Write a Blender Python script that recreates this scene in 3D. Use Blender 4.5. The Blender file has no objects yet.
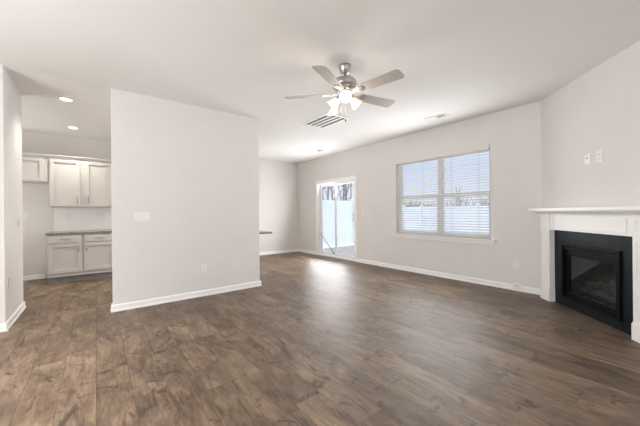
import bpy, bmesh, math, random
from mathutils import Vector, Matrix

random.seed(7)
SC = bpy.context.scene
C = SC.collection
PI = math.pi

# ------------------------------------------------------------------ camera
CAM_H, FPX, YAW, ROLL = 1.187, 287.4, 0.6602, -0.0094
H = 2.74
Fv = Vector((math.sin(YAW), math.cos(YAW), 0))
R0 = Vector((math.cos(YAW), -math.sin(YAW), 0)); U0 = Vector((0, 0, 1))
Rv = R0 * math.cos(ROLL) + U0 * math.sin(ROLL)
Uv = -R0 * math.sin(ROLL) + U0 * math.cos(ROLL)
cd = bpy.data.cameras.new('camera'); cam = bpy.data.objects.new('camera', cd); C.objects.link(cam)
cam.matrix_world = Matrix(((Rv.x, Uv.x, -Fv.x, 0), (Rv.y, Uv.y, -Fv.y, 0), (Rv.z, Uv.z, -Fv.z, CAM_H), (0, 0, 0, 1)))
cd.sensor_width = 36.0; cd.lens = 36.0 * FPX / 640.0; cd.clip_start = 0.02; cd.clip_end = 300
SC.camera = cam

# ------------------------------------------------------------------ world: bright winter sky
W = bpy.data.worlds.new('sky'); SC.world = W; W.use_nodes = True
nt = W.node_tree; nt.nodes.clear()
wo = nt.nodes.new('ShaderNodeOutputWorld'); bg = nt.nodes.new('ShaderNodeBackground')
tc = nt.nodes.new('ShaderNodeTexCoord'); sx = nt.nodes.new('ShaderNodeSeparateXYZ'); rp = nt.nodes.new('ShaderNodeValToRGB')
nt.links.new(tc.outputs['Generated'], sx.inputs[0]); nt.links.new(sx.outputs['Z'], rp.inputs[0])
rp.color_ramp.elements[0].position = 0.0; rp.color_ramp.elements[0].color = (0.90, 0.94, 1.0, 1)
rp.color_ramp.elements[1].position = 0.55; rp.color_ramp.elements[1].color = (1.55, 1.65, 1.85, 1)
e = rp.color_ramp.elements.new(0.14); e.color = (0.66, 0.78, 1.0, 1)
nt.links.new(rp.outputs[0], bg.inputs[0]); bg.inputs[1].default_value = 1.0
nt.links.new(bg.outputs[0], wo.inputs[0])

# ------------------------------------------------------------------ unseen area lamps added behind and left of the camera as fill
def area_light(name, loc, target, sx_, sy_, power, col):
    l = bpy.data.lights.new(name, 'AREA'); l.shape = 'RECTANGLE'; l.size = sx_; l.size_y = sy_
    l.energy = power; l.color = col
    o = bpy.data.objects.new(name, l); C.objects.link(o); o.location = loc
    o.rotation_euler = (Vector(target) - Vector(loc)).to_track_quat('-Z', 'Y').to_euler()
    return o
area_light('rear_fill_light', (0.9, -1.90, 1.45), (0.9, 2.0, 4.4), 3.4, 2.0, 5, (1.0, 0.995, 0.99))
area_light('left_fill_light', (-2.70, 1.4, 1.45), (1.3, 1.5, 3.7), 3.0, 2.0, 148, (1.0, 0.995, 0.99))
# daylight and snow bounce entering through the window and the patio door
area_light('window_daylight', (4.80, 2.85, 1.47), (0.5, 2.85, 1.6), 1.7, 1.35, 40, (0.97, 0.985, 1.0))
area_light('patio_door_daylight', (4.84, 5.73, 1.05), (0.5, 5.4, 2.2), 1.3, 1.85, 62, (0.97, 0.985, 1.0))
area_light('kitchen_fill_light', (-2.70, 6.35, 1.6), (0.5, 6.0, 3.2), 1.4, 1.2, 42, (1.0, 0.97, 0.93))  # unseen fill lamp added to brighten the kitchen
SC.view_settings.view_transform = 'Standard'
SC.view_settings.look = 'None'
SC.view_settings.gamma = 1.0
SC.view_settings.use_curve_mapping = False
SC.view_settings.exposure = 0.0
SC.cycles.max_bounces = 10; SC.cycles.diffuse_bounces = 7; SC.cycles.glossy_bounces = 4; SC.cycles.transparent_max_bounces = 16
SC.cycles.sample_clamp_indirect = 4.0
SC.cycles.use_denoising = True

# ------------------------------------------------------------------ materials
def principled(name, col, rough=0.5, metal=0.0, spec=0.5, emit=None, estr=0.0):
    m = bpy.data.materials.new(name); m.use_nodes = True
    b = m.node_tree.nodes['Principled BSDF']
    b.inputs['Base Color'].default_value = (*col, 1); b.inputs['Roughness'].default_value = rough
    b.inputs['Metallic'].default_value = metal; b.inputs['Specular IOR Level'].default_value = spec
    if emit: b.inputs['Emission Color'].default_value = (*emit, 1); b.inputs['Emission Strength'].default_value = estr
    return m

def noisy(name, col, col2, scale, rough=0.5, bump=0.0, detail=6, metal=0.0, stretch=(1, 1, 1), spec=0.5, lo=0.35, hi=0.65, bscale=None):
    m = principled(name, col, rough, metal, spec); t = m.node_tree; b = t.nodes['Principled BSDF']
    tc = t.nodes.new('ShaderNodeTexCoord'); mp = t.nodes.new('ShaderNodeMapping'); mp.inputs['Scale'].default_value = stretch
    n = t.nodes.new('ShaderNodeTexNoise'); n.inputs['Scale'].default_value = scale; n.inputs['Detail'].default_value = detail
    r = t.nodes.new('ShaderNodeValToRGB')
    r.color_ramp.elements[0].position = lo; r.color_ramp.elements[0].color = (*col, 1)
    r.color_ramp.elements[1].position = hi; r.color_ramp.elements[1].color = (*col2, 1)
    t.links.new(tc.outputs['Object'], mp.inputs[0]); t.links.new(mp.outputs[0], n.inputs[0]); t.links.new(n.outputs[0], r.inputs[0])
    t.links.new(r.outputs[0], b.inputs['Base Color'])
    if bump:
        bp = t.nodes.new('ShaderNodeBump'); bp.inputs['Strength'].default_value = bump; bp.inputs['Distance'].default_value = 0.002
        src = n
        if bscale:
            src = t.nodes.new('ShaderNodeTexNoise'); src.inputs['Scale'].default_value = bscale; t.links.new(mp.outputs[0], src.inputs[0])
        t.links.new(src.outputs[0], bp.inputs['Height']); t.links.new(bp.outputs[0], b.inputs['Normal'])
    return m

def plank_material():
    m = principled('wood_plank_floor', (0.2, 0.15, 0.11), 0.38, 0, 0.42); t = m.node_tree; b = t.nodes['Principled BSDF']; L = t.links.new
    def N(k, **kw):
        n = t.nodes.new(k)
        for a, v in kw.items(): setattr(n, a, v)
        return n
    def M(op, a, b_=None, c=None):
        n = N('ShaderNodeMath', operation=op)
        for i, v in enumerate((a, b_, c)):
            if v is None: continue
            if isinstance(v, (int, float)): n.inputs[i].default_value = v
            else: L(v, n.inputs[i])
        return n.outputs[0]
    tc = N('ShaderNodeTexCoord'); s = N('ShaderNodeSeparateXYZ'); L(tc.outputs['Object'], s.inputs[0])
    PW, PL = 0.195, 1.42
    u = M('DIVIDE', M('ADD', s.outputs[0], 0.012 + 40 * PW), PW); row = M('FLOOR', u); fu = M('FRACT', u)
    wn = N('ShaderNodeTexWhiteNoise', noise_dimensions='1D'); L(row, wn.inputs['W'])
    v = M('ADD', M('DIVIDE', s.outputs[1], PL), M('MULTIPLY', wn.outputs['Value'], 7.31)); colm = M('FLOOR', v); fv = M('FRACT', v)
    cmb = N('ShaderNodeCombineXYZ'); L(row, cmb.inputs[0]); L(colm, cmb.inputs[1])
    w2 = N('ShaderNodeTexWhiteNoise', noise_dimensions='2D'); L(cmb.outputs[0], w2.inputs['Vector'])
    # grain coordinates: shifted per plank
    off = N('ShaderNodeVectorMath', operation='MULTIPLY_ADD'); L(w2.outputs['Color'], off.inputs[0]); off.inputs[1].default_value = (9, 13, 5); L(tc.outputs['Object'], off.inputs[2])
    def noise(scale, stretch, detail, dist=0.0, rough=0.6):
        mp = N('ShaderNodeMapping'); mp.inputs['Scale'].default_value = stretch; L(off.outputs[0], mp.inputs[0])
        n = N('ShaderNodeTexNoise'); n.inputs['Scale'].default_value = scale; n.inputs['Detail'].default_value = detail
        n.inputs['Distortion'].default_value = dist; n.inputs['Roughness'].default_value = rough
        L(mp.outputs[0], n.inputs[0]); return n.outputs[0]
    grain = noise(11, (3.0, 0.42, 1), 6, 0.9)
    fine = noise(60, (3.0, 0.22, 1), 3)
    patch = noise(2.2, (1.5, 0.8, 1), 3, 1.0)
    knot = noise(6.5, (1.0, 0.95, 1), 3, 1.6, 0.55)
    streak = noise(3.6, (3.0, 0.62, 1), 5, 1.3, 0.62)
    tone = N('ShaderNodeValToRGB'); cr = tone.color_ramp
    cr.elements[0].position = 0.0; cr.elements[0].color = FLOOR_DARK
    cr.elements[1].position = 1.0; cr.elements[1].color = FLOOR_LIGHT
    k = cr.elements.new(0.5); k.color = FLOOR_MID
    def cen(x, k): return M('MULTIPLY', M('SUBTRACT', x, 0.5), k)
    fac = M('ADD', M('ADD', cen(w2.outputs['Value'], 0.20), cen(grain, 0.95)), M('ADD', cen(patch, 1.15), cen(fine, 0.5)))
    fac = M('ADD', fac, 0.5)
    L(fac, tone.inputs[0])
    # dark scraped figure marks
    kr = N('ShaderNodeValToRGB'); kr.color_ramp.elements[0].position = 0.30; kr.color_ramp.elements[0].color = (1, 1, 1, 1)
    kr.color_ramp.elements[1].position = 0.41; kr.color_ramp.elements[1].color = (0, 0, 0, 1); L(knot, kr.inputs[0])
    sr = N('ShaderNodeValToRGB'); sr.color_ramp.elements[0].position = 0.31; sr.color_ramp.elements[0].color = (1, 1, 1, 1)
    sr.color_ramp.elements[1].position = 0.44; sr.color_ramp.elements[1].color = (0, 0, 0, 1); L(streak, sr.inputs[0])
    mx = N('ShaderNodeMix', data_type='RGBA'); L(M('MAXIMUM', M('MULTIPLY', kr.outputs[0], 0.75), M('MULTIPLY', sr.outputs[0], 0.72)), mx.inputs['Factor']); L(tone.outputs[0], mx.inputs['A']); mx.inputs['B'].default_value = (0.030, 0.020, 0.014, 1)
    # seams
    du = M('MULTIPLY', M('MINIMUM', fu, M('SUBTRACT', 1.0, fu)), PW)
    dv = M('MULTIPLY', M('MINIMUM', fv, M('SUBTRACT', 1.0, fv)), PL)
    seam = M('LESS_THAN', M('MINIMUM', du, dv), 0.0016)
    mx2 = N('ShaderNodeMix', data_type='RGBA'); L(M('MULTIPLY', seam, 0.6), mx2.inputs['Factor']); L(mx.outputs['Result'], mx2.inputs['A']); mx2.inputs['B'].default_value = (0.02, 0.015, 0.012, 1)
    L(mx2.outputs['Result'], b.inputs['Base Color'])
    L(M('ADD', 0.36, M('MULTIPLY', grain, 0.22)), b.inputs['Roughness'])
    bp = N('ShaderNodeBump'); bp.inputs['Strength'].default_value = 0.25; bp.inputs['Distance'].default_value = 0.002
    L(M('SUBTRACT', M('ADD', M('MULTIPLY', grain, 0.6), M('MULTIPLY', fine, 0.4)), seam), bp.inputs['Height']); L(bp.outputs[0], b.inputs['Normal'])
    return m

def glass_material(name, tint=(1, 1, 1), boost=1.0):
    m = bpy.data.materials.new(name); m.use_nodes = True; t = m.node_tree; t.nodes.clear()
    o = t.nodes.new('ShaderNodeOutputMaterial'); mix = t.nodes.new('ShaderNodeMixShader'); tr = t.nodes.new('ShaderNodeBsdfTransparent')
    gl = t.nodes.new('ShaderNodeBsdfGlossy'); lw = t.nodes.new('ShaderNodeLayerWeight'); lw.inputs['Blend'].default_value = 0.5
    pw = t.nodes.new('ShaderNodeMath'); pw.operation = 'POWER'; pw.inputs[1].default_value = 5.0; t.links.new(lw.outputs['Facing'], pw.inputs[0])
    fr = t.nodes.new('ShaderNodeMath'); fr.operation = 'MULTIPLY_ADD'; fr.inputs[1].default_value = 0.96; fr.inputs[2].default_value = 0.04; t.links.new(pw.outputs[0], fr.inputs[0])
    tr.inputs[0].default_value = (*tint, 1); gl.inputs['Roughness'].default_value = 0.02
    mu = t.nodes.new('ShaderNodeMath'); mu.operation = 'MULTIPLY'; mu.inputs[1].default_value = boost
    t.links.new(fr.outputs[0], mu.inputs[0]); t.links.new(mu.outputs[0], mix.inputs[0]); t.links.new(tr.outputs[0], mix.inputs[1]); t.links.new(gl.outputs[0], mix.inputs[2]); t.links.new(mix.outputs[0], o.inputs[0])
    return m

FLOOR_DARK = (0.034, 0.021, 0.013, 1); FLOOR_MID = (0.150, 0.102, 0.066, 1); FLOOR_LIGHT = (0.31, 0.225, 0.150, 1)
M_FLOOR = plank_material()
M_WALL = noisy('wall_paint', (0.722, 0.703, 0.684), (0.737, 0.718, 0.699), 3, 0.85, 0.05, bscale=260, spec=0.2)
M_CEIL = noisy('ceiling_paint', (0.80, 0.79, 0.775), (0.815, 0.805, 0.79), 2, 0.9, 0.08, bscale=180, spec=0.15)
M_TRIM = noisy('white_trim_paint', (0.87, 0.865, 0.85), (0.89, 0.885, 0.87), 4, 0.35)
M_CAB = noisy('painted_cabinet', (0.58, 0.56, 0.53), (0.60, 0.58, 0.55), 5, 0.4)
M_TOE = noisy('grey_toe_kick', (0.25, 0.245, 0.24), (0.30, 0.29, 0.285), 8, 0.6)
M_GRANITE = noisy('speckled_granite', (0.06, 0.05, 0.045), (0.42, 0.37, 0.33), 90, 0.2, detail=4)
M_TILE = noisy('white_backsplash', (0.85, 0.84, 0.82), (0.87, 0.86, 0.84), 6, 0.25)
M_NICKEL = noisy('brushed_nickel', (0.52, 0.50, 0.47), (0.60, 0.58, 0.54), 40, 0.28, metal=1.0, stretch=(1, 1, 12))
M_PULL = noisy('satin_pull', (0.24, 0.23, 0.22), (0.30, 0.29, 0.28), 40, 0.35, metal=0.8)
M_BLADE = noisy('fan_blade_laminate', (0.47, 0.44, 0.42), (0.55, 0.52, 0.50), 24, 0.22, stretch=(0.4, 6, 1))
M_PLATE = noisy('white_plastic', (0.80, 0.79, 0.77), (0.82, 0.81, 0.79), 20, 0.3)
M_SLOT = noisy('dark_slot', (0.10, 0.10, 0.10), (0.13, 0.13, 0.13), 20, 0.6)
M_SLATE = noisy('black_slate_surround', (0.005, 0.009, 0.012), (0.010, 0.016, 0.020), 14, 0.36, 0.05, spec=0.16)
M_BLACKM = noisy('black_metal', (0.004, 0.005, 0.006), (0.006, 0.007, 0.008), 30, 0.35, spec=0.10)
M_FIREBRICK = noisy('dark_firebox_liner', (0.035, 0.032, 0.03), (0.07, 0.062, 0.055), 18, 0.8, 0.3)
M_LOG = noisy('ceramic_log', (0.05, 0.04, 0.032), (0.20, 0.16, 0.13), 22, 0.9, 0.6, stretch=(0.4, 2, 2))
M_VINYL = noisy('white_vinyl', (0.82, 0.82, 0.81), (0.84, 0.84, 0.83), 5, 0.35)
M_SLAT = noisy('blind_slat', (0.70, 0.69, 0.665), (0.72, 0.71, 0.685), 8, 0.45)
M_CORD = noisy('blind_cord', (0.55, 0.54, 0.52), (0.60, 0.59, 0.57), 60, 0.8)
M_GLASS = glass_material('window_glass')
M_FGLASS = glass_material('firebox_glass', (0.62, 0.70, 0.72), 1.1)
M_LENS = principled('lit_downlight_lens', (0.9, 0.9, 0.9), 0.5, emit=(1.0, 0.96, 0.90), estr=6.0)
M_BULB = principled('lit_bulb', (0.9, 0.9, 0.9), 0.5, emit=(1.0, 0.93, 0.82), estr=6.5)
M_SHADE = principled('frosted_glass_shade', (0.9, 0.88, 0.84), 0.5, emit=(1.0, 0.80, 0.52), estr=0.42)
M_VENT = noisy('vent_white_metal', (0.78, 0.77, 0.75), (0.80, 0.79, 0.77), 10, 0.4)
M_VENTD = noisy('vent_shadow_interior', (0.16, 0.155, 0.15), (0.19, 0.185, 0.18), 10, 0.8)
M_SNOW = noisy('snow_ground', (0.80, 0.84, 0.90), (0.88, 0.90, 0.94), 0.8, 0.9, 0.5)
M_PATIO = noisy('patio_concrete', (0.36, 0.35, 0.33), (0.50, 0.48, 0.46), 6, 0.9, 0.3)
M_FENCE = noisy('white_vinyl_fence', (0.82, 0.86, 0.90), (0.85, 0.89, 0.92), 3, 0.45)
M_BARK = noisy('winter_bark', (0.22, 0.205, 0.21), (0.36, 0.34, 0.35), 9, 0.95, 0.4)
M_BAR = noisy('grey_metal_bar', (0.30, 0.30, 0.31), (0.36, 0.36, 0.37), 20, 0.4)
M_HEDGE = noisy('bare_brush', (0.20, 0.19, 0.19), (0.36, 0.34, 0.34), 4, 0.95)

# ------------------------------------------------------------------ mesh helpers
class MB:
    def __init__(s): s.bm = bmesh.new()
    def box(s, x0, x1, y0, y1, z0, z1, bev=0.0):
        b = bmesh.new(); bmesh.ops.create_cube(b, size=1)
        for v in b.verts: v.co = Vector(((x0 + x1) / 2 + v.co.x * (x1 - x0), (y0 + y1) / 2 + v.co.y * (y1 - y0), (z0 + z1) / 2 + v.co.z * (z1 - z0)))
        if bev: bmesh.ops.bevel(b, geom=b.edges[:], offset=bev, segments=2, profile=0.7, affect='EDGES')
        return s._merge(b)
    def _merge(s, b, mat=None):
        if mat is not None: b.transform(mat)
        me = bpy.data.meshes.new('tmp'); b.to_mesh(me); b.free(); s.bm.from_mesh(me); bpy.data.meshes.remove(me); return s
    def tube(s, pts, r, seg=10, r2=None, caps=True):
        pts = [Vector(p) for p in pts]; n = len(pts); rings = []; b = bmesh.new(); up = None
        for i, p in enumerate(pts):
            d = (pts[min(i + 1, n - 1)] - pts[max(i - 1, 0)]).normalized()
            if up is None: up = Vector((0, 0, 1)) if abs(d.z) < 0.9 else Vector((1, 0, 0))
            a = d.cross(up).normalized(); up = a.cross(d).normalized()
            rr = r if r2 is None else r + (r2 - r) * i / (n - 1)
            rings.append([b.verts.new(p + (a * math.cos(2 * PI * k / seg) + up * math.sin(2 * PI * k / seg)) * rr) for k in range(seg)])
        for i in range(n - 1):
            for k in range(seg): b.faces.new((rings[i][k], rings[i][(k + 1) % seg], rings[i + 1][(k + 1) % seg], rings[i + 1][k]))
        if caps: b.faces.new(rings[0][::-1]); b.faces.new(rings[-1])
        for f in b.faces: f.smooth = True
        bmesh.ops.recalc_face_normals(b, faces=b.faces[:]); return s._merge(b)
    def lathe(s, prof, seg=32, mat=None, close=True):
        b = bmesh.new(); rings = []
        for r, z in prof: rings.append([b.verts.new((r * math.cos(2 * PI * k / seg), r * math.sin(2 * PI * k / seg), z)) for k in range(seg)] if r > 1e-5 else [b.verts.new((0, 0, z))])
        for A, B in zip(rings, rings[1:]):
            for k in range(seg):
                k2 = (k + 1) % seg
                if len(A) == 1 and len(B) == 1: continue
                if len(A) == 1: f = (A[0], B[k], B[k2])
                elif len(B) == 1: f = (A[k], A[k2], B[0])
                else: f = (A[k], A[k2], B[k2], B[k])
                b.faces.new(f).smooth = True
        if close:
            for rg in (rings[0], rings[-1]):
                if len(rg) > 1: b.faces.new(rg)
        bmesh.ops.recalc_face_normals(b, faces=b.faces[:]); return s._merge(b, mat)
    def prism(s, poly, x0, x1, axis='x'):
        """extrude a closed (a, b) polygon along an axis: x -> (x, a, b), y -> (a, y, b), z -> (a, b, z)"""
        b = bmesh.new()
        f = {'x': lambda t, p: (t, p[0], p[1]), 'y': lambda t, p: (p[0], t, p[1]), 'z': lambda t, p: (p[0], p[1], t)}[axis]
        A = [b.verts.new(f(x0, p)) for p in poly]; B = [b.verts.new(f(x1, p)) for p in poly]; n = len(poly)
        b.faces.new(A); b.faces.new(B[::-1])
        for i in range(n): b.faces.new((A[i], B[i], B[(i + 1) % n], A[(i + 1) % n]))
        bmesh.ops.recalc_face_normals(b, faces=b.faces[:]); return s._merge(b)
    def xf(s, mat): s.bm.transform(mat); return s
    def build(s, name, mat, parent=None, loc=None, rotz=0.0):
        me = bpy.data.meshes.new(name); s.bm.to_mesh(me); s.bm.free(); me.materials.append(mat)
        o = bpy.data.objects.new(name, me); C.objects.link(o)
        if parent: o.parent = parent
        if loc is not None: o.location = loc
        o.rotation_euler = (0, 0, rotz)
        return o

def tag(o, label, cat, group=None, kind=None):
    o['label'] = label; o['category'] = cat
    if group: o['group'] = group
    if kind: o['kind'] = kind
    return o
def thing(name, label, cat, loc=(0, 0, 0), rotz=0.0, group=None):
    o = bpy.data.objects.new(name, None); C.objects.link(o); o.location = loc; o.rotation_euler = (0, 0, rotz); o.empty_display_size = 0.1
    return tag(o, label, cat, group)
def struct_root(name, label, cat, loc=(0, 0, 0), rotz=0.0):
    o = thing(name, label, cat, loc, rotz); o['kind'] = 'structure'; return o
def struct(name, mb, mat, label, cat, loc=None, rotz=0.0):
    o = mb.build(name, mat, None, loc, rotz); o['kind'] = 'structure'; o['label'] = label; o['category'] = cat; return o
def dup(root, loc=None, rotz=None, label=None, group=None):
    r = root.copy(); C.objects.link(r)
    if loc is not None: r.location = loc
    if rotz is not None: r.rotation_euler = (0, 0, rotz)
    if label: r['label'] = label
    if group: r['group'] = group
    for ch in list(root.children):
        c = ch.copy(); C.objects.link(c); c.parent = r
        for g in list(ch.children):
            d = g.copy(); C.objects.link(d); d.parent = c
    return r

# ================================================================== THE SETTING
XR, YB, YP, XL = 4.95, 7.50, 4.34, -0.755       # window wall, far wall, partition face, pantry wall face
YPL = 5.27                                      # far end of the pantry wall
XLL, YREAR = -2.80, -2.00
WT = 0.16                                       # wall thickness
WY0, WY1, WZ0, WZ1 = 1.945, 3.775, 0.745, 2.235 # window opening
DY0, DY1, DZ1 = 4.985, 6.475, 2.02              # sliding door opening
FC = Vector((4.95, 1.285, 0)); FROT = math.radians(-135)   # start of the angled fireplace wall
FEND = 2.35

struct('floor', MB().box(XLL, XR + WT, YREAR - WT, YB, -0.05, 0), M_FLOOR, 'dark brown wood plank floor running through the whole room', 'floor')
struct('ceiling', MB().box(XLL - WT, XR + WT, YREAR - WT, YB + WT, H, H + 0.12), M_CEIL, 'flat off white painted ceiling over the whole room', 'ceiling')
w = MB()
w.box(XR, XR + WT, FC.y - 0.3, WY0, 0, H); w.box(XR, XR + WT, WY0, WY1, 0, WZ0); w.box(XR, XR + WT, WY0, WY1, WZ1, H)
w.box(XR, XR + WT, WY1, DY0, 0, H); w.box(XR, XR + WT, DY0, DY1, DZ1, H); w.box(XR, XR + WT, DY1, YB + WT, 0, H)
struct('wall_right', w, M_WALL, 'long greige wall with the blind covered window and sliding glass door', 'wall')
struct('wall_far', MB().box(XLL - WT, XR, YB, YB + WT, 0, H), M_WALL, 'far end wall behind the kitchen cabinets and dining area', 'wall')
struct('wall_partition', MB().box(0.148, 2.105, YP, YP + 0.12, 0, H), M_WALL, 'wide free standing greige partition wall with switch plate in the middle left', 'wall')
struct('wall_pantry', MB().box(XLL, XL, YP, YPL, 0, H), M_WALL, 'pale wall block at the left edge beside the kitchen passage', 'wall')
w = MB()
w.box(XLL - WT, XLL, YREAR - WT, -0.1, 0, H); w.box(XLL - WT, XLL, 2.9, YB, 0, H); w.box(XLL - WT, XLL, -0.1, 2.9, 0, 0.45); w.box(XLL - WT, XLL, -0.1, 2.9, 2.45, H)  # wide opening is made up, to admit fill light from the left
struct('wall_left', w, M_WALL, 'left hand side wall outside the view with a wide opening added for light', 'wall')
ex = FC.x - 0.7071 * FEND; ey = FC.y - 0.7071 * FEND
w = MB()
w.box(XLL, -0.8, YREAR - WT, YREAR, 0, H); w.box(2.6, ex, YREAR - WT, YREAR, 0, H); w.box(-0.8, 2.6, YREAR - WT, YREAR, 0, 0.45); w.box(-0.8, 2.6, YREAR - WT, YREAR, 2.45, H)  # opening added out of view for the rear fill
struct('wall_rear', w, M_WALL, 'rear wall behind the viewpoint with a wide opening added for light', 'wall')
struct('wall_side', MB().box(ex, ex + WT, YREAR - WT, ey, 0, H), M_WALL, 'short side wall beyond the fireplace outside the view', 'wall')
# angled fireplace wall: local x runs along the wall, local -y faces the room; the firebox opening is left free
FB0, FB1, FBZ0, FBZ1 = 0.465, 1.225, 0.13, 0.735
w = MB()
w.box(0, FB0, 0, WT, 0, H); w.box(FB1, FEND, 0, WT, 0, H); w.box(FB0, FB1, 0, WT, 0, FBZ0); w.box(FB0, FB1, 0, WT, FBZ1, H)
struct('wall_fireplace', w, M_WALL, 'angled corner wall that carries the white fireplace mantel', 'wall', FC, FROT)

# baseboards: profile in (depth, height)
def base_run(name, label, length, loc, rotz):
    pr = [(0, 0), (-0.022, 0), (-0.022, 0.018), (-0.014, 0.026), (-0.014, 0.068), (-0.008, 0.082), (0, 0.084)]
    struct(name, MB().prism(pr, 0, length), M_TRIM, label, 'baseboard', loc, rotz)
base_run('baseboard_right', 'white baseboard under the window between fireplace and sliding door', DY0 - 0.06 - FC.y - 0.02, (XR, DY0 - 0.06, 0), -PI / 2)
base_run('baseboard_corner', 'short white baseboard left of the sliding door in the far corner', YB - DY1 - 0.06, (XR, YB, 0), -PI / 2)
base_run('baseboard_far', 'white baseboard along the far dining area wall', XR - 0.02, (0.02 + 0.75, YB, 0), 0)
base_run('baseboard_kitchen', 'white baseboard in the empty fridge gap of the kitchen', 2.02, (XLL, YB, 0), 0)
base_run('baseboard_partition', 'white baseboard along the face of the partition wall', 2.105 - 0.148 + 0.04, (0.128, YP, 0), 0)
base_run('baseboard_end', 'white baseboard on the narrow left end of the partition', 0.12, (0.148, YP + 0.12, 0), -PI / 2)
base_run('baseboard_pantry', 'white baseboard on the pantry wall beside the kitchen passage', YPL - YP + 0.04, (XL, YP - 0.02, 0), PI / 2)
base_run('baseboard_left', 'white baseboard on the face of the pantry block at the left edge', XL - XLL, (XLL, YP, 0), 0)
base_run('baseboard_fireplace', 'white baseboard right of the mantel on the fireplace wall', FEND - 1.625, (FC.x - 0.7071 * 1.625, FC.y - 0.7071 * 1.625, 0), FROT)

# ------------------------------------------------------------------ window with sill (local frame: x towards the fireplace, y outwards)
WWD = WY1 - WY0
win = struct_root('window_1', 'wide double window with white frame in the long right wall', 'window', (XR, WY1, 0), -PI / 2)
f = MB(); fw = 0.034
f.box(0, fw, 0.10, 0.16, WZ0, WZ1); f.box(WWD - fw, WWD, 0.10, 0.16, WZ0, WZ1)
f.box(fw, WWD - fw, 0.10, 0.16, WZ1 - fw, WZ1); f.box(fw, WWD - fw, 0.10, 0.16, WZ0, WZ0 + fw)
MID = 0.925
f.box(MID - 0.03, MID + 0.03, 0.10, 0.16, WZ0 + fw, WZ1 - fw)
f.build('window_frame', M_VINYL, win)
for a, b_ in ((fw, MID - 0.03), (MID + 0.03, WWD - fw)):
    for z0, z1, yy, nm in ((1.455, WZ1 - fw, 0.132, 'upper_sash'), (WZ0 + fw, 1.515, 0.102, 'lower_sash')):
        s = MB(); t = 0.034
        s.box(a, a + t, yy, yy + 0.03, z0, z1); s.box(b_ - t, b_, yy, yy + 0.03, z0, z1)
        s.box(a + t, b_ - t, yy, yy + 0.03, z0, z0 + t); s.box(a + t, b_ - t, yy, yy + 0.03, z1 - t, z1)
        so = s.build(nm, M_VINYL, win)
        MB().box(a + t, b_ - t, yy + 0.012, yy + 0.016, z0 + t, z1 - t).build('pane', M_GLASS, so)
f = MB(); f.box(-0.085, WWD + 0.075, -0.055, 0.0, WZ0 - 0.028, WZ0, 0.006); f.box(0.0, WWD, 0.0, 0.10, WZ0 - 0.028, WZ0)
f.build('window_sill', M_TRIM, win)
MB().box(-0.05, WWD + 0.04, -0.018, 0, WZ0 - 0.085, WZ0 - 0.028, 0.004).build('window_apron', M_TRIM, win)

# ------------------------------------------------------------------ horizontal blind inside the window recess
bl = thing('window_blind', 'white horizontal slat blind lowered with open slats over the wide window', 'blind', (XR, WY1, WZ0), -PI / 2)
zz = WZ1 - WZ0
m = MB(); m.box(0.008, WWD - 0.008, 0.004, 0.058, zz - 0.05, zz - 0.002); m.box(0.004, WWD - 0.004, -0.012, 0.002, zz - 0.055, zz - 0.001, 0.003); m.build('valance', M_SLAT, bl)
m = MB(); pitch = 0.0455; n = int((zz - 0.10) / pitch)
for i in range(n):
    z = 0.045 + i * pitch; a = math.radians(17); h_ = 0.025
    dy, dz = h_ * math.cos(a), h_ * math.sin(a); yc = 0.032
    m.prism([(yc - dy, z - dz), (yc, z + 0.002), (yc + dy, z + dz), (yc + dy, z + dz + 0.0036), (yc, z + 0.0058), (yc - dy, z - dz + 0.0036)], 0.01, WWD - 0.01)
m.build('slats', M_SLAT, bl)
MB().box(0.01, WWD - 0.01, 0.006, 0.058, 0.006, 0.026, 0.003).build('bottom_rail', M_SLAT, bl)
for xx in (0.16, 0.62, 1.18, 1.64):
    m = MB()
    for yy in (0.006, 0.058): m.box(xx - 0.0015, xx + 0.0015, yy - 0.001, yy + 0.001, 0.02, zz - 0.05)
    m.build('ladder_cord', M_CORD, bl)
MB().tube([(0.10, -0.002, zz - 0.07), (0.10, -0.004, zz - 0.66)], 0.005).build('tilt_wand', M_PLATE, bl)
m = MB(); m.tube([(WWD - 0.02, -0.014, zz - 0.07), (WWD - 0.02, -0.016, zz - 0.02)], 0.004); m.tube([(WWD - 0.010, -0.02, zz - 0.01), (WWD - 0.008, -0.02, zz + 0.035)], 0.005); m.build('valance_clip', M_CORD, bl)

# ------------------------------------------------------------------ sliding glass door
DW = DY1 - DY0
dr = struct_root('door_1', 'white two panel sliding glass patio door', 'door', (XR, DY1, 0), -PI / 2)
f = MB(); jw = 0.030
f.box(0, 0.012, 0.01, 0.14, 0, DZ1); f.box(DW - jw, DW, 0.01, 0.14, 0, DZ1); f.box(0.012, DW - jw, 0.01, 0.14, DZ1 - jw, DZ1); f.box(0.012, DW - jw, 0.0, 0.14, 0, 0.035)
f.build('door_frame', M_VINYL, dr)
f = MB(); cw = 0.065
f.box(-cw, 0.012, -0.016, 0, 0, DZ1 + cw, 0.003); f.box(DW - 0.012, DW + cw, -0.016, 0, 0, DZ1 + cw, 0.003); f.box(0.012, DW - 0.012, -0.016, 0, DZ1 - 0.012, DZ1 + cw, 0.003)
f.build('casing', M_TRIM, dr)
def door_panel(x0, x1, y, name):
    s = MB(); t = 0.056
    s.box(x0, x0 + t, y, y + 0.04, 0.035, DZ1 - jw, 0.003); s.box(x1 - t, x1, y, y + 0.04, 0.035, DZ1 - jw, 0.003)
    s.box(x0 + t, x1 - t, y, y + 0.04, 0.035, 0.105, 0.003); s.box(x0 + t, x1 - t, y, y + 0.04, DZ1 - jw - 0.06, DZ1 - jw, 0.003)
    o = s.build(name, M_VINYL, dr)
    MB().box(x0 + t, x1 - t, y + 0.018, y + 0.022, 0.105, DZ1 - jw - 0.06).build('pane', M_GLASS, o)
    return o
door_panel(0.012, 0.685, 0.085, 'fixed_panel')
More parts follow.
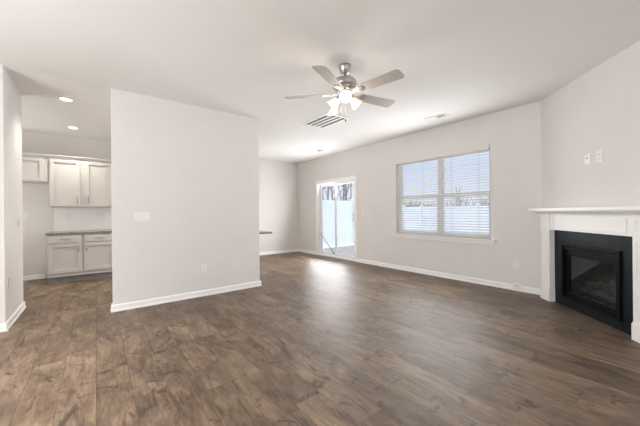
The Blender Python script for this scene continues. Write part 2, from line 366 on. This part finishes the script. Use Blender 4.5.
sp = door_panel(0.688, DW - jw, 0.035, 'sliding_panel')
m = MB(); xh = DW - jw - 0.045
m.box(xh - 0.014, xh + 0.014, 0.021, 0.035, 0.97, 1.20, 0.004); m.tube([(xh, 0.025, 0.99), (xh, -0.02, 1.0), (xh, -0.03, 1.03), (xh, -0.03, 1.14), (xh, -0.02, 1.17), (xh, 0.025, 1.18)], 0.009)
m.build('door_handle', M_PLATE, sp)
# security bar slanting across the fixed panel
sb = thing('security_bar', 'thin grey security bar slanting across the lower left glass of the patio door', 'bar', (XR, DY1, 0), -PI / 2)
MB().tube([(0.05, 0.066, 0.60), (0.60, 0.066, 0.11)], 0.011).build('bar', M_BAR, sb)
MB().box(0.040, 0.062, 0.056, 0.085, 0.585, 0.615, 0.004).build('pivot_bracket', M_BAR, sb)
MB().box(0.588, 0.612, 0.054, 0.08, 0.095, 0.12, 0.004).build('bar_foot', M_BLACKM, sb)

# ================================================================== OUTSIDE
struct('ground', MB().box(XR + WT, 60, -40, 60, -0.30, -0.16), M_SNOW, 'pale snowy yard beyond the patio door and window', 'ground')
struct('patio', MB().box(XR + WT, 8.2, 4.2, 7.9, -0.16, -0.06), M_PATIO, 'small grey concrete patio slab outside the sliding door', 'patio')
def fence(name, label, p0, p1, top, bays):
    p0 = Vector(p0); p1 = Vector(p1); d = p1 - p0; Lh = d.length; rot = math.atan2(d.y, d.x)
    t = thing(name, label, 'fence', (p0.x, p0.y, -0.16), rot); h_ = top + 0.16; s = Lh / bays
    for i in range(bays + 1):
        po = MB().box(i * s - 0.065, i * s + 0.065, -0.065, 0.065, 0, h_ + 0.04, 0.006).build('fence_post', M_FENCE, t)
        MB().prism([(i * s - 0.08, h_ + 0.04), (i * s + 0.08, h_ + 0.04), (i * s, h_ + 0.10)], -0.08, 0.08, 'y').build('post_cap', M_FENCE, po)
    for i in range(bays):
        m = MB(); a = i * s + 0.065; b_ = (i + 1) * s - 0.065
        m.box(a, b_, -0.025, 0.025, h_ - 0.14, h_, 0.004); m.box(a, b_, -0.025, 0.025, 0.05, 0.19, 0.004)
        k = 12; wd = (b_ - a) / k
        for j in range(k): m.box(a + j * wd + 0.003, a + (j + 1) * wd - 0.003, -0.012, 0.012, 0.19, h_ - 0.14)
        m.build('fence_panel', M_FENCE, t)
    return t
fence('privacy_fence', 'tall white vinyl privacy fence seen through the patio door', (5.3, 9.3), (11.0, 9.3), 1.72, 3)
fence('privacy_fence', 'lower stepped stretch of white fence behind the left half of the window', (11.16, 9.3), (16.16, 9.3), 1.48, 3)
fence('privacy_fence', 'white fence along the back of the yard behind the right half of the window', (16.3, 9.1), (16.3, -9.0), 1.48, 9)

def tree(x, y, h_, r, label, seed):
    rnd = random.Random(seed); t = thing('bare_tree', label, 'tree', (x, y, -0.2), rnd.uniform(0, 6), 'bare trees seen through the patio door' if 'patio' in label else 'bare trees behind the window blind')
    top = Vector((rnd.uniform(-.4, .4), rnd.uniform(-.4, .4), h_))
    trunk = [Vector((0, 0, 0)).lerp(top, k / 6) + Vector((rnd.uniform(-.06, .06), rnd.uniform(-.06, .06), 0)) * (k > 0) for k in range(7)]
    MB().tube(trunk, r, 8, r2=r * 0.22).build('trunk', M_BARK, t)
    m = MB(); m.tube([trunk[1].lerp(trunk[2], .1)] + trunk[2:], r * 0.15, 6)
    for q in range(14):
        f = rnd.uniform(0.22, 0.95); ti = min(int(f * 6), 5); p = trunk[ti].lerp(trunk[ti + 1], f * 6 - ti); a = rnd.uniform(0, 2 * PI); l = h_ * rnd.uniform(.16, .34) * (1.15 - f)
        d = Vector((math.cos(a), math.sin(a), rnd.uniform(.6, 1.3))).normalized(); q1 = p + d * l * .5; q2 = p + d * l + Vector((0, 0, l * .2))
        m.tube([p, q1, q2], r * 0.38 * (1.1 - f * .6), 5, r2=0.012)
        for z in range(4):
            g = rnd.uniform(.3, 1); b0 = p.lerp(q1, g * 2) if g < .5 else q1.lerp(q2, g * 2 - 1); aa = rnd.uniform(0, 2 * PI); dd = Vector((math.cos(aa), math.sin(aa), rnd.uniform(.4, 1.4))).normalized() * l * rnd.uniform(.25, .5)
            m.tube([b0, b0 + dd * .5, b0 + dd + Vector((0, 0, .08 * l))], 0.022, 4, r2=0.008)
    m.build('branches', M_BARK, t)
# trees over the side fence (through the patio door), then a belt over the back fence (through the blind)
rows = [(0.800, 15.0, 9, .10), (0.818, 19.5, 10, .11), (0.850, 27.5, 10, .12), (0.905, 14.6, 8, .085), (0.930, 19.0, 10, .13), (0.958, 23.0, 8, .10)]
for k, (q, y, h_, r) in enumerate(rows): tree(q * y, y, h_, r, 'bare winter tree rising above the fence seen through the patio door', 40 + k)
for k in range(10):
    y = -3 + k * 2.1 + random.uniform(-.3, .3)
    tree(29 + 3.2 * (k % 2) + random.uniform(-.6, .6), y, random.uniform(3.8, 5.2), random.uniform(.07, .11), 'small bare tree in the row behind the window blind', 120 + k)
# low brush along the tree line: twigs nobody could count
def brush(name, label, pts, h0, h1, n, seed):
    rnd = random.Random(seed); m = MB()
    for i in range(n):
        f = rnd.random(); a, b_ = Vector(pts[0]), Vector(pts[1]); p = a.lerp(b_, f) + Vector((rnd.uniform(-1, 1), rnd.uniform(-1, 1), 0)); hh = rnd.uniform(h0, h1)
        m.tube([p, p + Vector((rnd.uniform(-.3, .3), rnd.uniform(-.3, .3), hh * .6)), p + Vector((rnd.uniform(-.7, .7), rnd.uniform(-.7, .7), hh))], rnd.uniform(.03, .06), 4, r2=0.012)
    o = m.build(name, M_HEDGE); tag(o, label, 'brush', kind='stuff'); return o
brush('winter_brush', 'grey leafless brush above the fence behind the window blind', ((25, -6, -.2), (25, 12.5, -.2)), 1.6, 2.7, 420, 5)
brush('winter_brush', 'grey leafless brush low above the fence seen through the patio door', ((10, 11.8, -.2), (29, 16.5, -.2)), 1.7, 2.4, 520, 6)

# ================================================================== FIREPLACE (local: x along the wall, -y into the room)
def off_loc(s_, z=0): return (FC.x - 0.7071 * s_, FC.y - 0.7071 * s_, z)
mt = thing('fireplace_mantel', 'white wooden fireplace mantel with shelf on the angled corner wall', 'mantel', off_loc(0), FROT)
P0, P1, Q0, Q1 = 0.128, 0.298, 1.442, 1.612
for (a, b_) in ((P0, P1), (Q0, Q1)):
    m = MB(); m.box(a, b_, -0.085, 0, 0.165, 0.96)
    m.box(a + 0.02, a + 0.042, -0.092, -0.083, 0.19, 0.90, 0.002); m.box(b_ - 0.042, b_ - 0.02, -0.092, -0.083, 0.19, 0.90, 0.002)
    p = m.build('pilaster', M_TRIM, mt)
    m = MB(); m.box(a - 0.004, b_ + 0.004, -0.098, 0, 0, 0.150, 0.003); m.box(a - 0.002, b_ + 0.002, -0.093, 0, 0.150, 0.165, 0.003); m.build('plinth', M_TRIM, p)
    m = MB(); m.box(a - 0.004, b_ + 0.004, -0.094, 0, 0.96, 1.135, 0.002)
    m.box(a + 0.04, a + 0.048, -0.10, -0.092, 0.985, 1.11); m.box(b_ - 0.048, b_ - 0.04, -0.10, -0.092, 0.985, 1.11); m.box(a + 0.048, b_ - 0.048, -0.10, -0.092, 0.985, 0.993); m.box(a + 0.048, b_ - 0.048, -0.10, -0.092, 1.102, 1.11)
    m.build('corner_block', M_TRIM, p)
m = MB(); m.box(P1 + 0.004, Q0 - 0.004, -0.078, 0, 0.943, 1.135)
for (x0, x1, z0, z1) in ((0.36, 1.38, 0.975, 0.985), (0.36, 1.38, 1.098, 1.11), (0.36, 0.372, 0.985, 1.098), (1.368, 1.38, 0.985, 1.098)): m.box(x0, x1, -0.086, -0.077, z0, z1)
m.build('frieze', M_TRIM, mt)
m = MB(); xs0, xs1 = 0.030, 1.710
m.prism([(0, 1.135), (-0.10, 1.135), (-0.105, 1.15), (-0.125, 1.158), (-0.15, 1.172), (-0.155, 1.185), (0, 1.185)], xs0 + 0.055, xs1 - 0.055)
m.build('bed_moulding', M_TRIM, mt)
MB().box(xs0, xs1, -0.195, 0, 1.185, 1.222, 0.005).build('mantel_shelf', M_TRIM, mt)
# black slate surround and gas firebox
fp = thing('gas_fireplace', 'black slate faced gas fireplace insert under the white mantel', 'fireplace', off_loc(0), FROT)
m = MB(); S0, S1, SZ = P1, Q0, 0.943; B0, B1, BZ0, BZ1 = 0.435, 1.255, 0.10, 0.785
m.box(S0, B0, -0.022, 0, 0, SZ, 0.002); m.box(B1, S1, -0.022, 0, 0, SZ, 0.002); m.box(B0, B1, -0.022, 0, BZ1, SZ, 0.002); m.box(B0, B1, -0.022, 0, 0, BZ0, 0.002)
m.build('slate_surround', M_SLATE, fp)
m = MB()
def ring(m, a, b_, z0, z1, t, y0, y1, bev=0.003):
    m.box(a, a + t, y0, y1, z0, z1, bev); m.box(b_ - t, b_, y0, y1, z0, z1, bev); m.box(a + t, b_ - t, y0, y1, z1 - t, z1, bev); m.box(a + t, b_ - t, y0, y1, z0, z0 + t, bev)
ring(m, B0, B1, BZ0, BZ1, 0.032, -0.042, 0.0)
m.build('outer_frame', M_BLACKM, fp)
m = MB(); ring(m, B0 + 0.032, B1 - 0.032, BZ0 + 0.034, BZ1 - 0.09, 0.055, -0.006, 0.018)
m.box(B0 + 0.032, B1 - 0.032, -0.030, 0.0, BZ1 - 0.075, BZ1 - 0.045, 0.003)
m.box(B0 + 0.032, B1 - 0.032, -0.004, 0.010, BZ1 - 0.095, BZ1 - 0.03)
gf = m.build('glass_frame', M_BLACKM, fp)
GX0, GX1, GZ0, GZ1 = B0 + 0.085, B1 - 0.085, BZ0 + 0.087, BZ1 - 0.143
MB().box(GX0, GX1, 0.008, 0.012, GZ0, GZ1).build('pane', M_FGLASS, gf)
m = MB(); dpt = 0.40
m.prism([(FB0 + .01, 0.02), (FB0 + .13, dpt), (FB1 - .13, dpt), (FB1 - .01, 0.02)], FBZ0 + .005, FBZ0 + 0.02, 'z'); m.prism([(FB0 + .01, 0.02), (FB0 + .13, dpt), (FB1 - .13, dpt), (FB1 - .01, 0.02)], FBZ1 - 0.02, FBZ1 - .005, 'z')
m.prism([(FB0 + .01, 0.02), (FB0 + .03, 0.02), (FB0 + .15, dpt), (FB0 + .13, dpt)], FBZ0 + .02, FBZ1 - .02, 'z'); m.prism([(FB1 - .01, 0.02), (FB1 - .13, dpt), (FB1 - .15, dpt), (FB1 - .03, 0.02)], FBZ0 + .02, FBZ1 - .02, 'z')
m.box(FB0 + .13, FB1 - .13, dpt, dpt + .02, FBZ0 + .005, FBZ1 - .005)
m.build('firebox', M_FIREBRICK, fp)
m = MB()
for k in range(5): m.box(0.60 + k * 0.12, 0.612 + k * 0.12, 0.06, 0.26, FBZ0 + 0.03, FBZ0 + 0.075)
m.box(0.58, 1.11, 0.06, 0.072, FBZ0 + 0.06, FBZ0 + 0.075); m.box(0.58, 1.11, 0.25, 0.262, FBZ0 + 0.06, FBZ0 + 0.075)
m.box(0.56, 1.12, 0.04, 0.30, FBZ0 + 0.02, FBZ0 + 0.04)
m.build('grate', M_BLACKM, fp)
for (p, q, r) in (((0.58, 0.12, 0.255), (1.10, 0.10, 0.25), 0.042), ((0.56, 0.24, 0.275), (1.12, 0.25, 0.28), 0.05), ((0.66, 0.09, 0.32), (0.94, 0.27, 0.37), 0.034), ((1.06, 0.10, 0.32), (0.80, 0.26, 0.40), 0.034)):
    p, q = Vector(p), Vector(q); MB().tube([p.lerp(q, k / 6) + Vector((0, random.uniform(-.008, .008), random.uniform(-.01, .01))) for k in range(7)], r, 10, r2=r * 0.8).build('ceramic_log', M_LOG, fp)

# ================================================================== KITCHEN
def shaker(mb, x0, x1, z0, z1, y, t=0.026, st=0.058):
    mb.box(x0, x0 + st, y - t, y, z0, z1, 0.0015); mb.box(x1 - st, x1, y - t, y, z0, z1, 0.0015)
    mb.box(x0 + st, x1 - st, y - t, y, z0, z0 + st, 0.0015); mb.box(x0 + st, x1 - st, y - t, y, z1 - st, z1, 0.0015)
    mb.box(x0 + st, x1 - st, y - t * 0.15, y, z0 + st, z1 - st)
    return mb
def pull(parent, x, z, y, L_, vertical):
    m = MB(); h_ = L_ / 2
    if vertical: m.tube([(x, y - 0.03, z - h_), (x, y - 0.03, z + h_)], 0.0055); e = [(x, z - h_ * .7), (x, z + h_ * .7)]
    else: m.tube([(x - h_, y - 0.03, z), (x + h_, y - 0.03, z)], 0.0055); e = [(x - h_ * .7, z), (x + h_ * .7, z)]
    for a, b_ in e: m.tube([(a, y - 0.03, b_), (a, y, b_)], 0.0045, 8)
    return m.build('pull_handle', M_PULL, parent)
YC = 6.80
bc = thing('base_cabinet', 'greige kitchen base cabinet with two drawers over two doors', 'cabinet', (0, YC, 0))
m = MB(); m.box(-0.685, 0.30, 0.0, YB - YC - 0.025, 0.105, 0.845); m.build('carcass', M_CAB, bc)
MB().box(-0.685, 0.30, 0.055, 0.08, 0.0, 0.105).build('toe_kick', M_TOE, bc)
for (a, b_, hx) in ((-0.668, -0.222, -0.262), (-0.186, 0.262, -0.146)):
    d = MB().box(a, b_, -0.026, 0, 0.703, 0.826, 0.002)
    d = d.build('drawer', M_CAB, bc); pull(d, (a + b_) / 2, 0.765, -0.026, 0.14, False)
    d = shaker(MB(), a, b_, 0.175, 0.686, 0.0).build('door', M_CAB, bc); pull(d, hx, 0.60, -0.026, 0.13, True)
ct = MB().box(-0.70, 0.32, YC - 0.03, YB - 0.002, 0.847, 0.885, 0.004).build('countertop', M_GRANITE); tag(ct, 'brown speckled granite countertop on the kitchen base cabinet', 'countertop')
YU = 7.07
def upper(name, label, x0, x1, z0, z1, doors, yf=YU):
    t = thing(name, label, 'cabinet', (0, yf, z0))
    MB().box(x0, x1, 0, YB - yf, 0, z1 - z0).build('carcass', M_CAB, t)
    for (a, b_, hx) in doors:
        d = shaker(MB(), a, b_, 0.012, z1 - z0 - 0.012, 0.0).build('door', M_CAB, t); pull(d, hx, 0.13, -0.026, 0.13, True)
    return t
upper('wall_cabinet', 'tall pair of pale kitchen wall cabinet doors above the countertop', -0.685, 0.30, 1.345, 2.225, ((-0.665, -0.246, -0.286), (-0.168, 0.255, -0.128)))
t = thing('wall_cabinet', 'short pale wall cabinet over the empty fridge gap', 'cabinet', (0, YU, 1.785))
MB().box(-1.64, -0.69, 0, YB - YU, 0, 0.44).build('carcass', M_CAB, t)
for (a, b_) in ((-1.625, -1.185), (-1.155, -0.735)): shaker(MB(), a, b_, 0.015, 0.425, 0.0).build('door', M_CAB, t)
cr = MB().prism([(YU + 0.01, 2.226), (YU - 0.012, 2.226), (YU - 0.018, 2.235), (YU - 0.045, 2.268), (YU - 0.045, 2.28), (YU + 0.01, 2.28)], -1.64, 0.30).build('crown_moulding', M_CAB)
tag(cr, 'pale crown moulding along the top of the kitchen wall cabinets', 'moulding'); cr['kind'] = 'structure'
struct('trim_1', MB().box(-1.64, 0.30, YU + 0.012, YB, 2.226, 2.29), M_CAB, 'pale filler board on top of the wall cabinets', 'trim')
struct('trim_2', MB().box(-0.655, 0.30, YB - 0.012, YB, 0.885, 1.345), M_TILE, 'white backsplash panel between countertop and wall cabinets', 'backsplash')
# peninsula behind the partition: only the end of its dark counter shows beside the wall
pn = thing('kitchen_peninsula', 'kitchen peninsula behind the partition with dark counter end showing', 'peninsula', (0, 4.47, 0))
MB().box(1.0, 2.05, 0.02, 0.62, 0.0, 0.836).build('cabinet_body', M_CAB, pn)
MB().box(0.96, 2.42, 0.01, 0.66, 0.836, 0.866, 0.003).build('counter_slab', M_GRANITE, pn)

# ================================================================== PLATES ON THE WALLS
def plate(name, label, cat, loc, rotz, w_, h_, kind, group=None):
    t = thing(name, label, cat, loc, rotz, group)
    MB().box(-w_ / 2, w_ / 2, -0.006, 0, -h_ / 2, h_ / 2, 0.0025).build('cover_plate', M_PLATE, t)
    if kind == 'outlet':
        for z in (-0.0215, 0.0215):
            r = MB().box(-0.0165, 0.0165, -0.0085, -0.005, z - 0.0145, z + 0.0145, 0.002).build('receptacle', M_PLATE, t)
            m = MB()
            for sxx in (-0.0065, 0.0065): m.box(sxx - 0.0013, sxx + 0.0013, -0.0092, -0.0084, z - 0.003, z + 0.007)
            m.box(-0.0025, 0.0025, -0.0092, -0.0084, z - 0.0105, z - 0.006)
            m.build('slots', M_SLOT, r)
    elif kind == 'jack':
        MB().lathe([(0.009, 0), (0.009, 0.01), (0.004, 0.01), (0.004, 0.016), (0, 0.016)], 14, Matrix.Translation((0, -0.004, 0.012)) @ Matrix.Rotation(PI / 2, 4, 'X')).build('coax_jack', M_NICKEL, t)
    else:
        n = int(kind); st = 0.046
        for k in range(n):
            x = (k - (n - 1) / 2) * st
            s = MB().box(x - 0.0165, x + 0.0165, -0.008, -0.005, -0.034, 0.034, 0.001).build('switch_frame', M_PLATE, t)
            MB().prism([(-0.007, -0.031), (-0.0135, -0.031), (-0.0085, 0.0), (-0.0075, 0.031), (-0.007, 0.031)], x - 0.014, x + 0.014).build('rocker', M_PLATE, s)
    return t
plate('light_switch', 'wide three rocker switch plate on the partition wall', 'light switch', (0.462, YP, 1.163), 0, 0.175, 0.118, '3')
plate('wall_outlet', 'white outlet low on the partition wall near its right end', 'outlet', (1.225, YP, 0.405), 0, 0.078, 0.122, 'outlet')
plate('light_switch', 'white switch plate right of the sliding glass door', 'light switch', (XR, 4.70, 1.175), -PI / 2, 0.075, 0.118, '1')
plate('wall_outlet', 'white outlet on the window wall just left of the fireplace', 'outlet', (XR, 1.60, 0.40), -PI / 2, 0.078, 0.122, 'outlet')
plate('cable_plate', 'small white box over the baseboard below the outlet left of the fireplace', 'cable plate', (XR - 0.022, 1.585, 0.072), -PI / 2, 0.10, 0.095, 'jack')
plate('light_switch', 'white switch plate at eye height on the pantry wall at the left edge', 'light switch', (XL, 5.03, 1.12), PI / 2, 0.075, 0.118, '1')
plate('wall_outlet', 'white outlet low on the pantry wall at the left edge', 'outlet', (XL, 4.52, 0.47), PI / 2, 0.078, 0.122, 'outlet')
plate('cable_plate', 'narrow white cable plate above the mantel, left of the outlet', 'cable plate', off_loc(0.825, 1.765), FROT, 0.075, 0.118, 'jack')
plate('wall_outlet', 'white outlet high above the mantel on the fireplace wall', 'outlet', off_loc(0.985, 1.765), FROT, 0.078, 0.122, 'outlet')
plate('wall_outlet', 'white outlet in the empty fridge gap of the kitchen', 'outlet', (-1.02, YB, 1.185), 0, 0.078, 0.122, 'outlet')
plate('wall_outlet', 'white outlet on the backsplash left of the double switch plate', 'outlet', (-0.442, YB - 0.012, 1.178), 0, 0.078, 0.122, 'outlet')
plate('light_switch', 'double switch plate at the right end of the kitchen backsplash', 'light switch', (0.075, YB - 0.012, 1.188), 0, 0.12, 0.118, '2')

# ================================================================== CEILING
def downlight(label, x, y, power, col=(1.0, 0.93, 0.85), group='recessed ceiling lights', cone=140):
    t = thing('recessed_light', label, 'ceiling light', (x, y, H), 0, group)
    MB().lathe([(0.062, -0.003), (0.066, -0.011), (0.092, -0.007), (0.097, -0.001), (0.097, 0.0), (0.062, 0.0)], 36, close=False).build('trim_ring', M_PLATE, t)
    MB().lathe([(0.062, -0.002), (0.062, -0.006), (0.03, -0.009), (0, -0.010)], 36).build('lens', M_LENS, t)
    l = bpy.data.lights.new('downlight_lamp', 'SPOT'); l.energy = power; l.color = col; l.spot_size = math.radians(cone); l.spot_blend = 0.9; l.shadow_soft_size = 0.06
    o = bpy.data.objects.new('downlight_lamp', l); C.objects.link(o); o.parent = t; o.location = (0, 0, -0.03)
    return t
downlight('round recessed light in the kitchen ceiling nearest the viewer', -0.314, 5.10, 50, cone=122)
downlight('round recessed light in the kitchen ceiling above the wall cabinets', -0.322, 6.684, 60)
downlight('round recessed light in the dining area ceiling beyond the partition', 3.70, 5.95, 30)
downlight('added unseen fill light in the kitchen ceiling behind the partition wall', 1.25, 5.30, 135)  # added lamp, never in view, brightens the pantry wall
downlight('added fill light over the left side of the living room outside the view', -1.25, 2.7, 270, cone=104)  # unseen lamp added to brighten the left floor
downlight('added unseen fill light over the left side of the living room nearest the viewpoint', -1.25, 0.9, 210, cone=104)  # second added lamp, out of view, for the floor near the camera

# smoke detector
sd = thing('smoke_detector', 'small round white smoke detector on the ceiling near the patio door', 'smoke detector', (4.37, 5.60, H))
MB().lathe([(0.07, 0), (0.07, -0.012), (0.062, -0.018), (0, -0.018)], 32).build('base_ring', M_PLATE, sd)
MB().lathe([(0.058, -0.016), (0.056, -0.034), (0.04, -0.042), (0, -0.043)], 32).build('cover', M_PLATE, sd)
MB().lathe([(0.0595, -0.019), (0.0605, -0.024), (0.0585, -0.028)], 32, close=False).build('sensor_slot', M_SLOT, sd)

# return air grille
rg = thing('return_air_grille', 'large white return air grille with dark slots in the ceiling beside the fan', 'vent', (3.055, 3.77, H))
m = MB(); hx, hy, t = 0.225, 0.355, 0.036
m.box(-hx, -hx + t, -hy, hy, -0.012, 0, 0.003); m.box(hx - t, hx, -hy, hy, -0.012, 0, 0.003); m.box(-hx + t, hx - t, -hy, -hy + t, -0.012, 0, 0.003); m.box(-hx + t, hx - t, hy - t, hy, -0.012, 0, 0.003)
m.build('grille_frame', M_VENT, rg)
MB().box(-hx + t, hx - t, -hy + t, hy - t, -0.002, 0).build('filter_back', M_VENTD, rg)
iw = 2 * (hx - t)
for k in range(1, 4):
    x = -hx + t + iw * k / 4
    MB().box(x - 0.014, x + 0.014, -hy + t, hy - t, -0.011, -0.002, 0.002).build('louvre', M_VENT, rg)
# small supply register
rv = thing('supply_register', 'small white supply register in the ceiling near the window wall', 'vent', (4.40, 2.53, H), math.radians(0))
m = MB(); hx, hy, t = 0.085, 0.17, 0.03
m.box(-hx, -hx + t, -hy, hy, -0.009, 0, 0.002); m.box(hx - t, hx, -hy, hy, -0.009, 0, 0.002); m.box(-hx + t, hx - t, -hy, -hy + t, -0.009, 0, 0.002); m.box(-hx + t, hx - t, hy - t, hy, -0.009, 0, 0.002)
m.build('register_frame', M_VENT, rv)
MB().box(-hx + t, hx - t, -hy + t, hy - t, -0.0015, 0).build('duct_back', M_VENTD, rv)
for k in range(3):
    y = -hy + t + (hy - t) * (k + .5) / 3
    MB().prism([(y - 0.022, -0.0095), (y + 0.004, -0.003), (y + 0.006, -0.0035), (y - 0.02, -0.0102)], -hx + t, hx - t).build('vane', M_VENT, rv)

MB().box(-hx + t, hx - t, 0.0, hy - t, -0.0088, -0.0015).build('closed_damper', M_VENT, rv)

# ------------------------------------------------------------------ ceiling fan
FX, FY = 2.085, 2.235
fan = thing('ceiling_fan', 'brushed nickel five blade ceiling fan with lit glass shades', 'ceiling fan', (FX, FY, H))
MB().lathe([(0.068, 0.0), (0.068, -0.018), (0.060, -0.045), (0.042, -0.078), (0.024, -0.088), (0, -0.088)], 36).build('canopy', M_NICKEL, fan)
MB().lathe([(0.0125, -0.08), (0.0125, -0.145), (0.022, -0.148), (0.022, -0.165), (0, -0.165)], 20).build('downrod', M_NICKEL, fan)
MB().lathe([(0.0, -0.120), (0.03, -0.123), (0.075, -0.131), (0.110, -0.150), (0.128, -0.178), (0.132, -0.205), (0.132, -0.222), (0.112, -0.232), (0.112, -0.245), (0.10, -0.265), (0.075, -0.275), (0, -0.275)], 40).build('motor_housing', M_NICKEL, fan)
MB().lathe([(0.0, -0.272), (0.060, -0.274), (0.066, -0.30), (0.066, -0.325), (0.05, -0.345), (0.02, -0.352), (0.012, -0.366), (0, -0.37)], 32).build('switch_housing', M_NICKEL, fan)
ZB = -0.295
for k in range(5):
    a = math.radians(62.5 + 72 * k); mt_ = Matrix.Rotation(a, 4, 'Z')
    br = bmesh.new(); out = []
    x0, x1, w0, w1 = 0.185, 0.655, 0.058, 0.072
    pts = [(x0, -w0), (x1 - 0.03, -w1), (x1 - 0.008, -w1 + 0.012), (x1, -w1 + 0.035), (x1, w1 - 0.035), (x1 - 0.008, w1 - 0.012), (x1 - 0.03, w1), (x0, w0), (x0 - 0.012, w0 - 0.02), (x0 - 0.012, -w0 + 0.02)]
    m = MB(); m.prism(pts, -0.003, 0.003, 'z'); m.xf(mt_ @ Matrix.Translation((0, 0, ZB)) @ Matrix.Rotation(math.radians(-12), 4, 'X'))
    m.build('blade', M_BLADE, fan); br.free()
    m = MB()
    m.prism([(0.085, -0.02), (0.13, -0.012), (0.17, -0.038), (0.235, -0.032), (0.25, 0.0), (0.235, 0.032), (0.17, 0.038), (0.13, 0.012), (0.085, 0.02)], -0.0095, -0.0035, 'z')
    m.xf(mt_ @ Matrix.Translation((0, 0, ZB)) @ Matrix.Rotation(math.radians(-12), 4, 'X'))
    m.box(-.001, .001, -.001, .001, -0.27, -0.268)
    m.build('blade_iron', M_NICKEL, fan)
fa = math.degrees(math.atan2(-FY, -FX))
for k in range(3):
    a = math.radians(fa + 2 + 120 * k); mt_ = Matrix.Rotation(a, 4, 'Z')
    m = MB(); m.tube([(0.045, 0, -0.306), (0.06, 0, -0.306), (0.07, 0, -0.312), (0.076, 0, -0.320)], 0.010, 10); m.lathe([(0.0, 0.012), (0.022, 0.010), (0.026, -0.012), (0.026, -0.025), (0, -0.025)], 20, Matrix.Translation((0.078, 0, -0.322)) @ Matrix.Rotation(math.radians(-52), 4, 'Y'))
    arm = m.xf(mt_).build('lamp_arm', M_NICKEL, fan)
    tm = mt_ @ Matrix.Translation((0.078, 0, -0.322)) @ Matrix.Rotation(math.radians(-52), 4, 'Y')
    m = MB(); m.lathe([(0.026, -0.012), (0.034, -0.022), (0.042, -0.045), (0.052, -0.075), (0.063, -0.100), (0.067, -0.108), (0.065, -0.108), (0.061, -0.099), (0.050, -0.074), (0.040, -0.045), (0.032, -0.023)], 28, tm, close=False)
    m.build('lamp_shade', M_SHADE, arm)
    m = MB(); m.lathe([(0.0, -0.02), (0.013, -0.024), (0.015, -0.036), (0.026, -0.056), (0.028, -0.068), (0.022, -0.084), (0.0, -0.092)], 20, tm); m.build('light_bulb', M_BULB, arm)
l = bpy.data.lights.new('fan_lamp', 'POINT'); l.energy = 6; l.color = (1.0, 0.86, 0.70); l.shadow_soft_size = 0.10
o = bpy.data.objects.new('fan_lamp', l); C.objects.link(o); o.parent = fan; o.location = (0, 0, -0.47)
for (dx, dy, z1) in ((-0.033, 0.026, -0.49), (-0.020, -0.027, -0.565)):
    ch = MB().tube([(dx, dy, -0.335), (dx, dy, z1)], 0.0014, 6).build('pull_chain', M_NICKEL, fan)
    MB().lathe([(0, 0.0), (0.005, -0.004), (0.008, -0.018), (0.006, -0.03), (0, -0.034)], 14, Matrix.Translation((dx, dy, z1))).build('chain_fob', M_SLOT, ch)
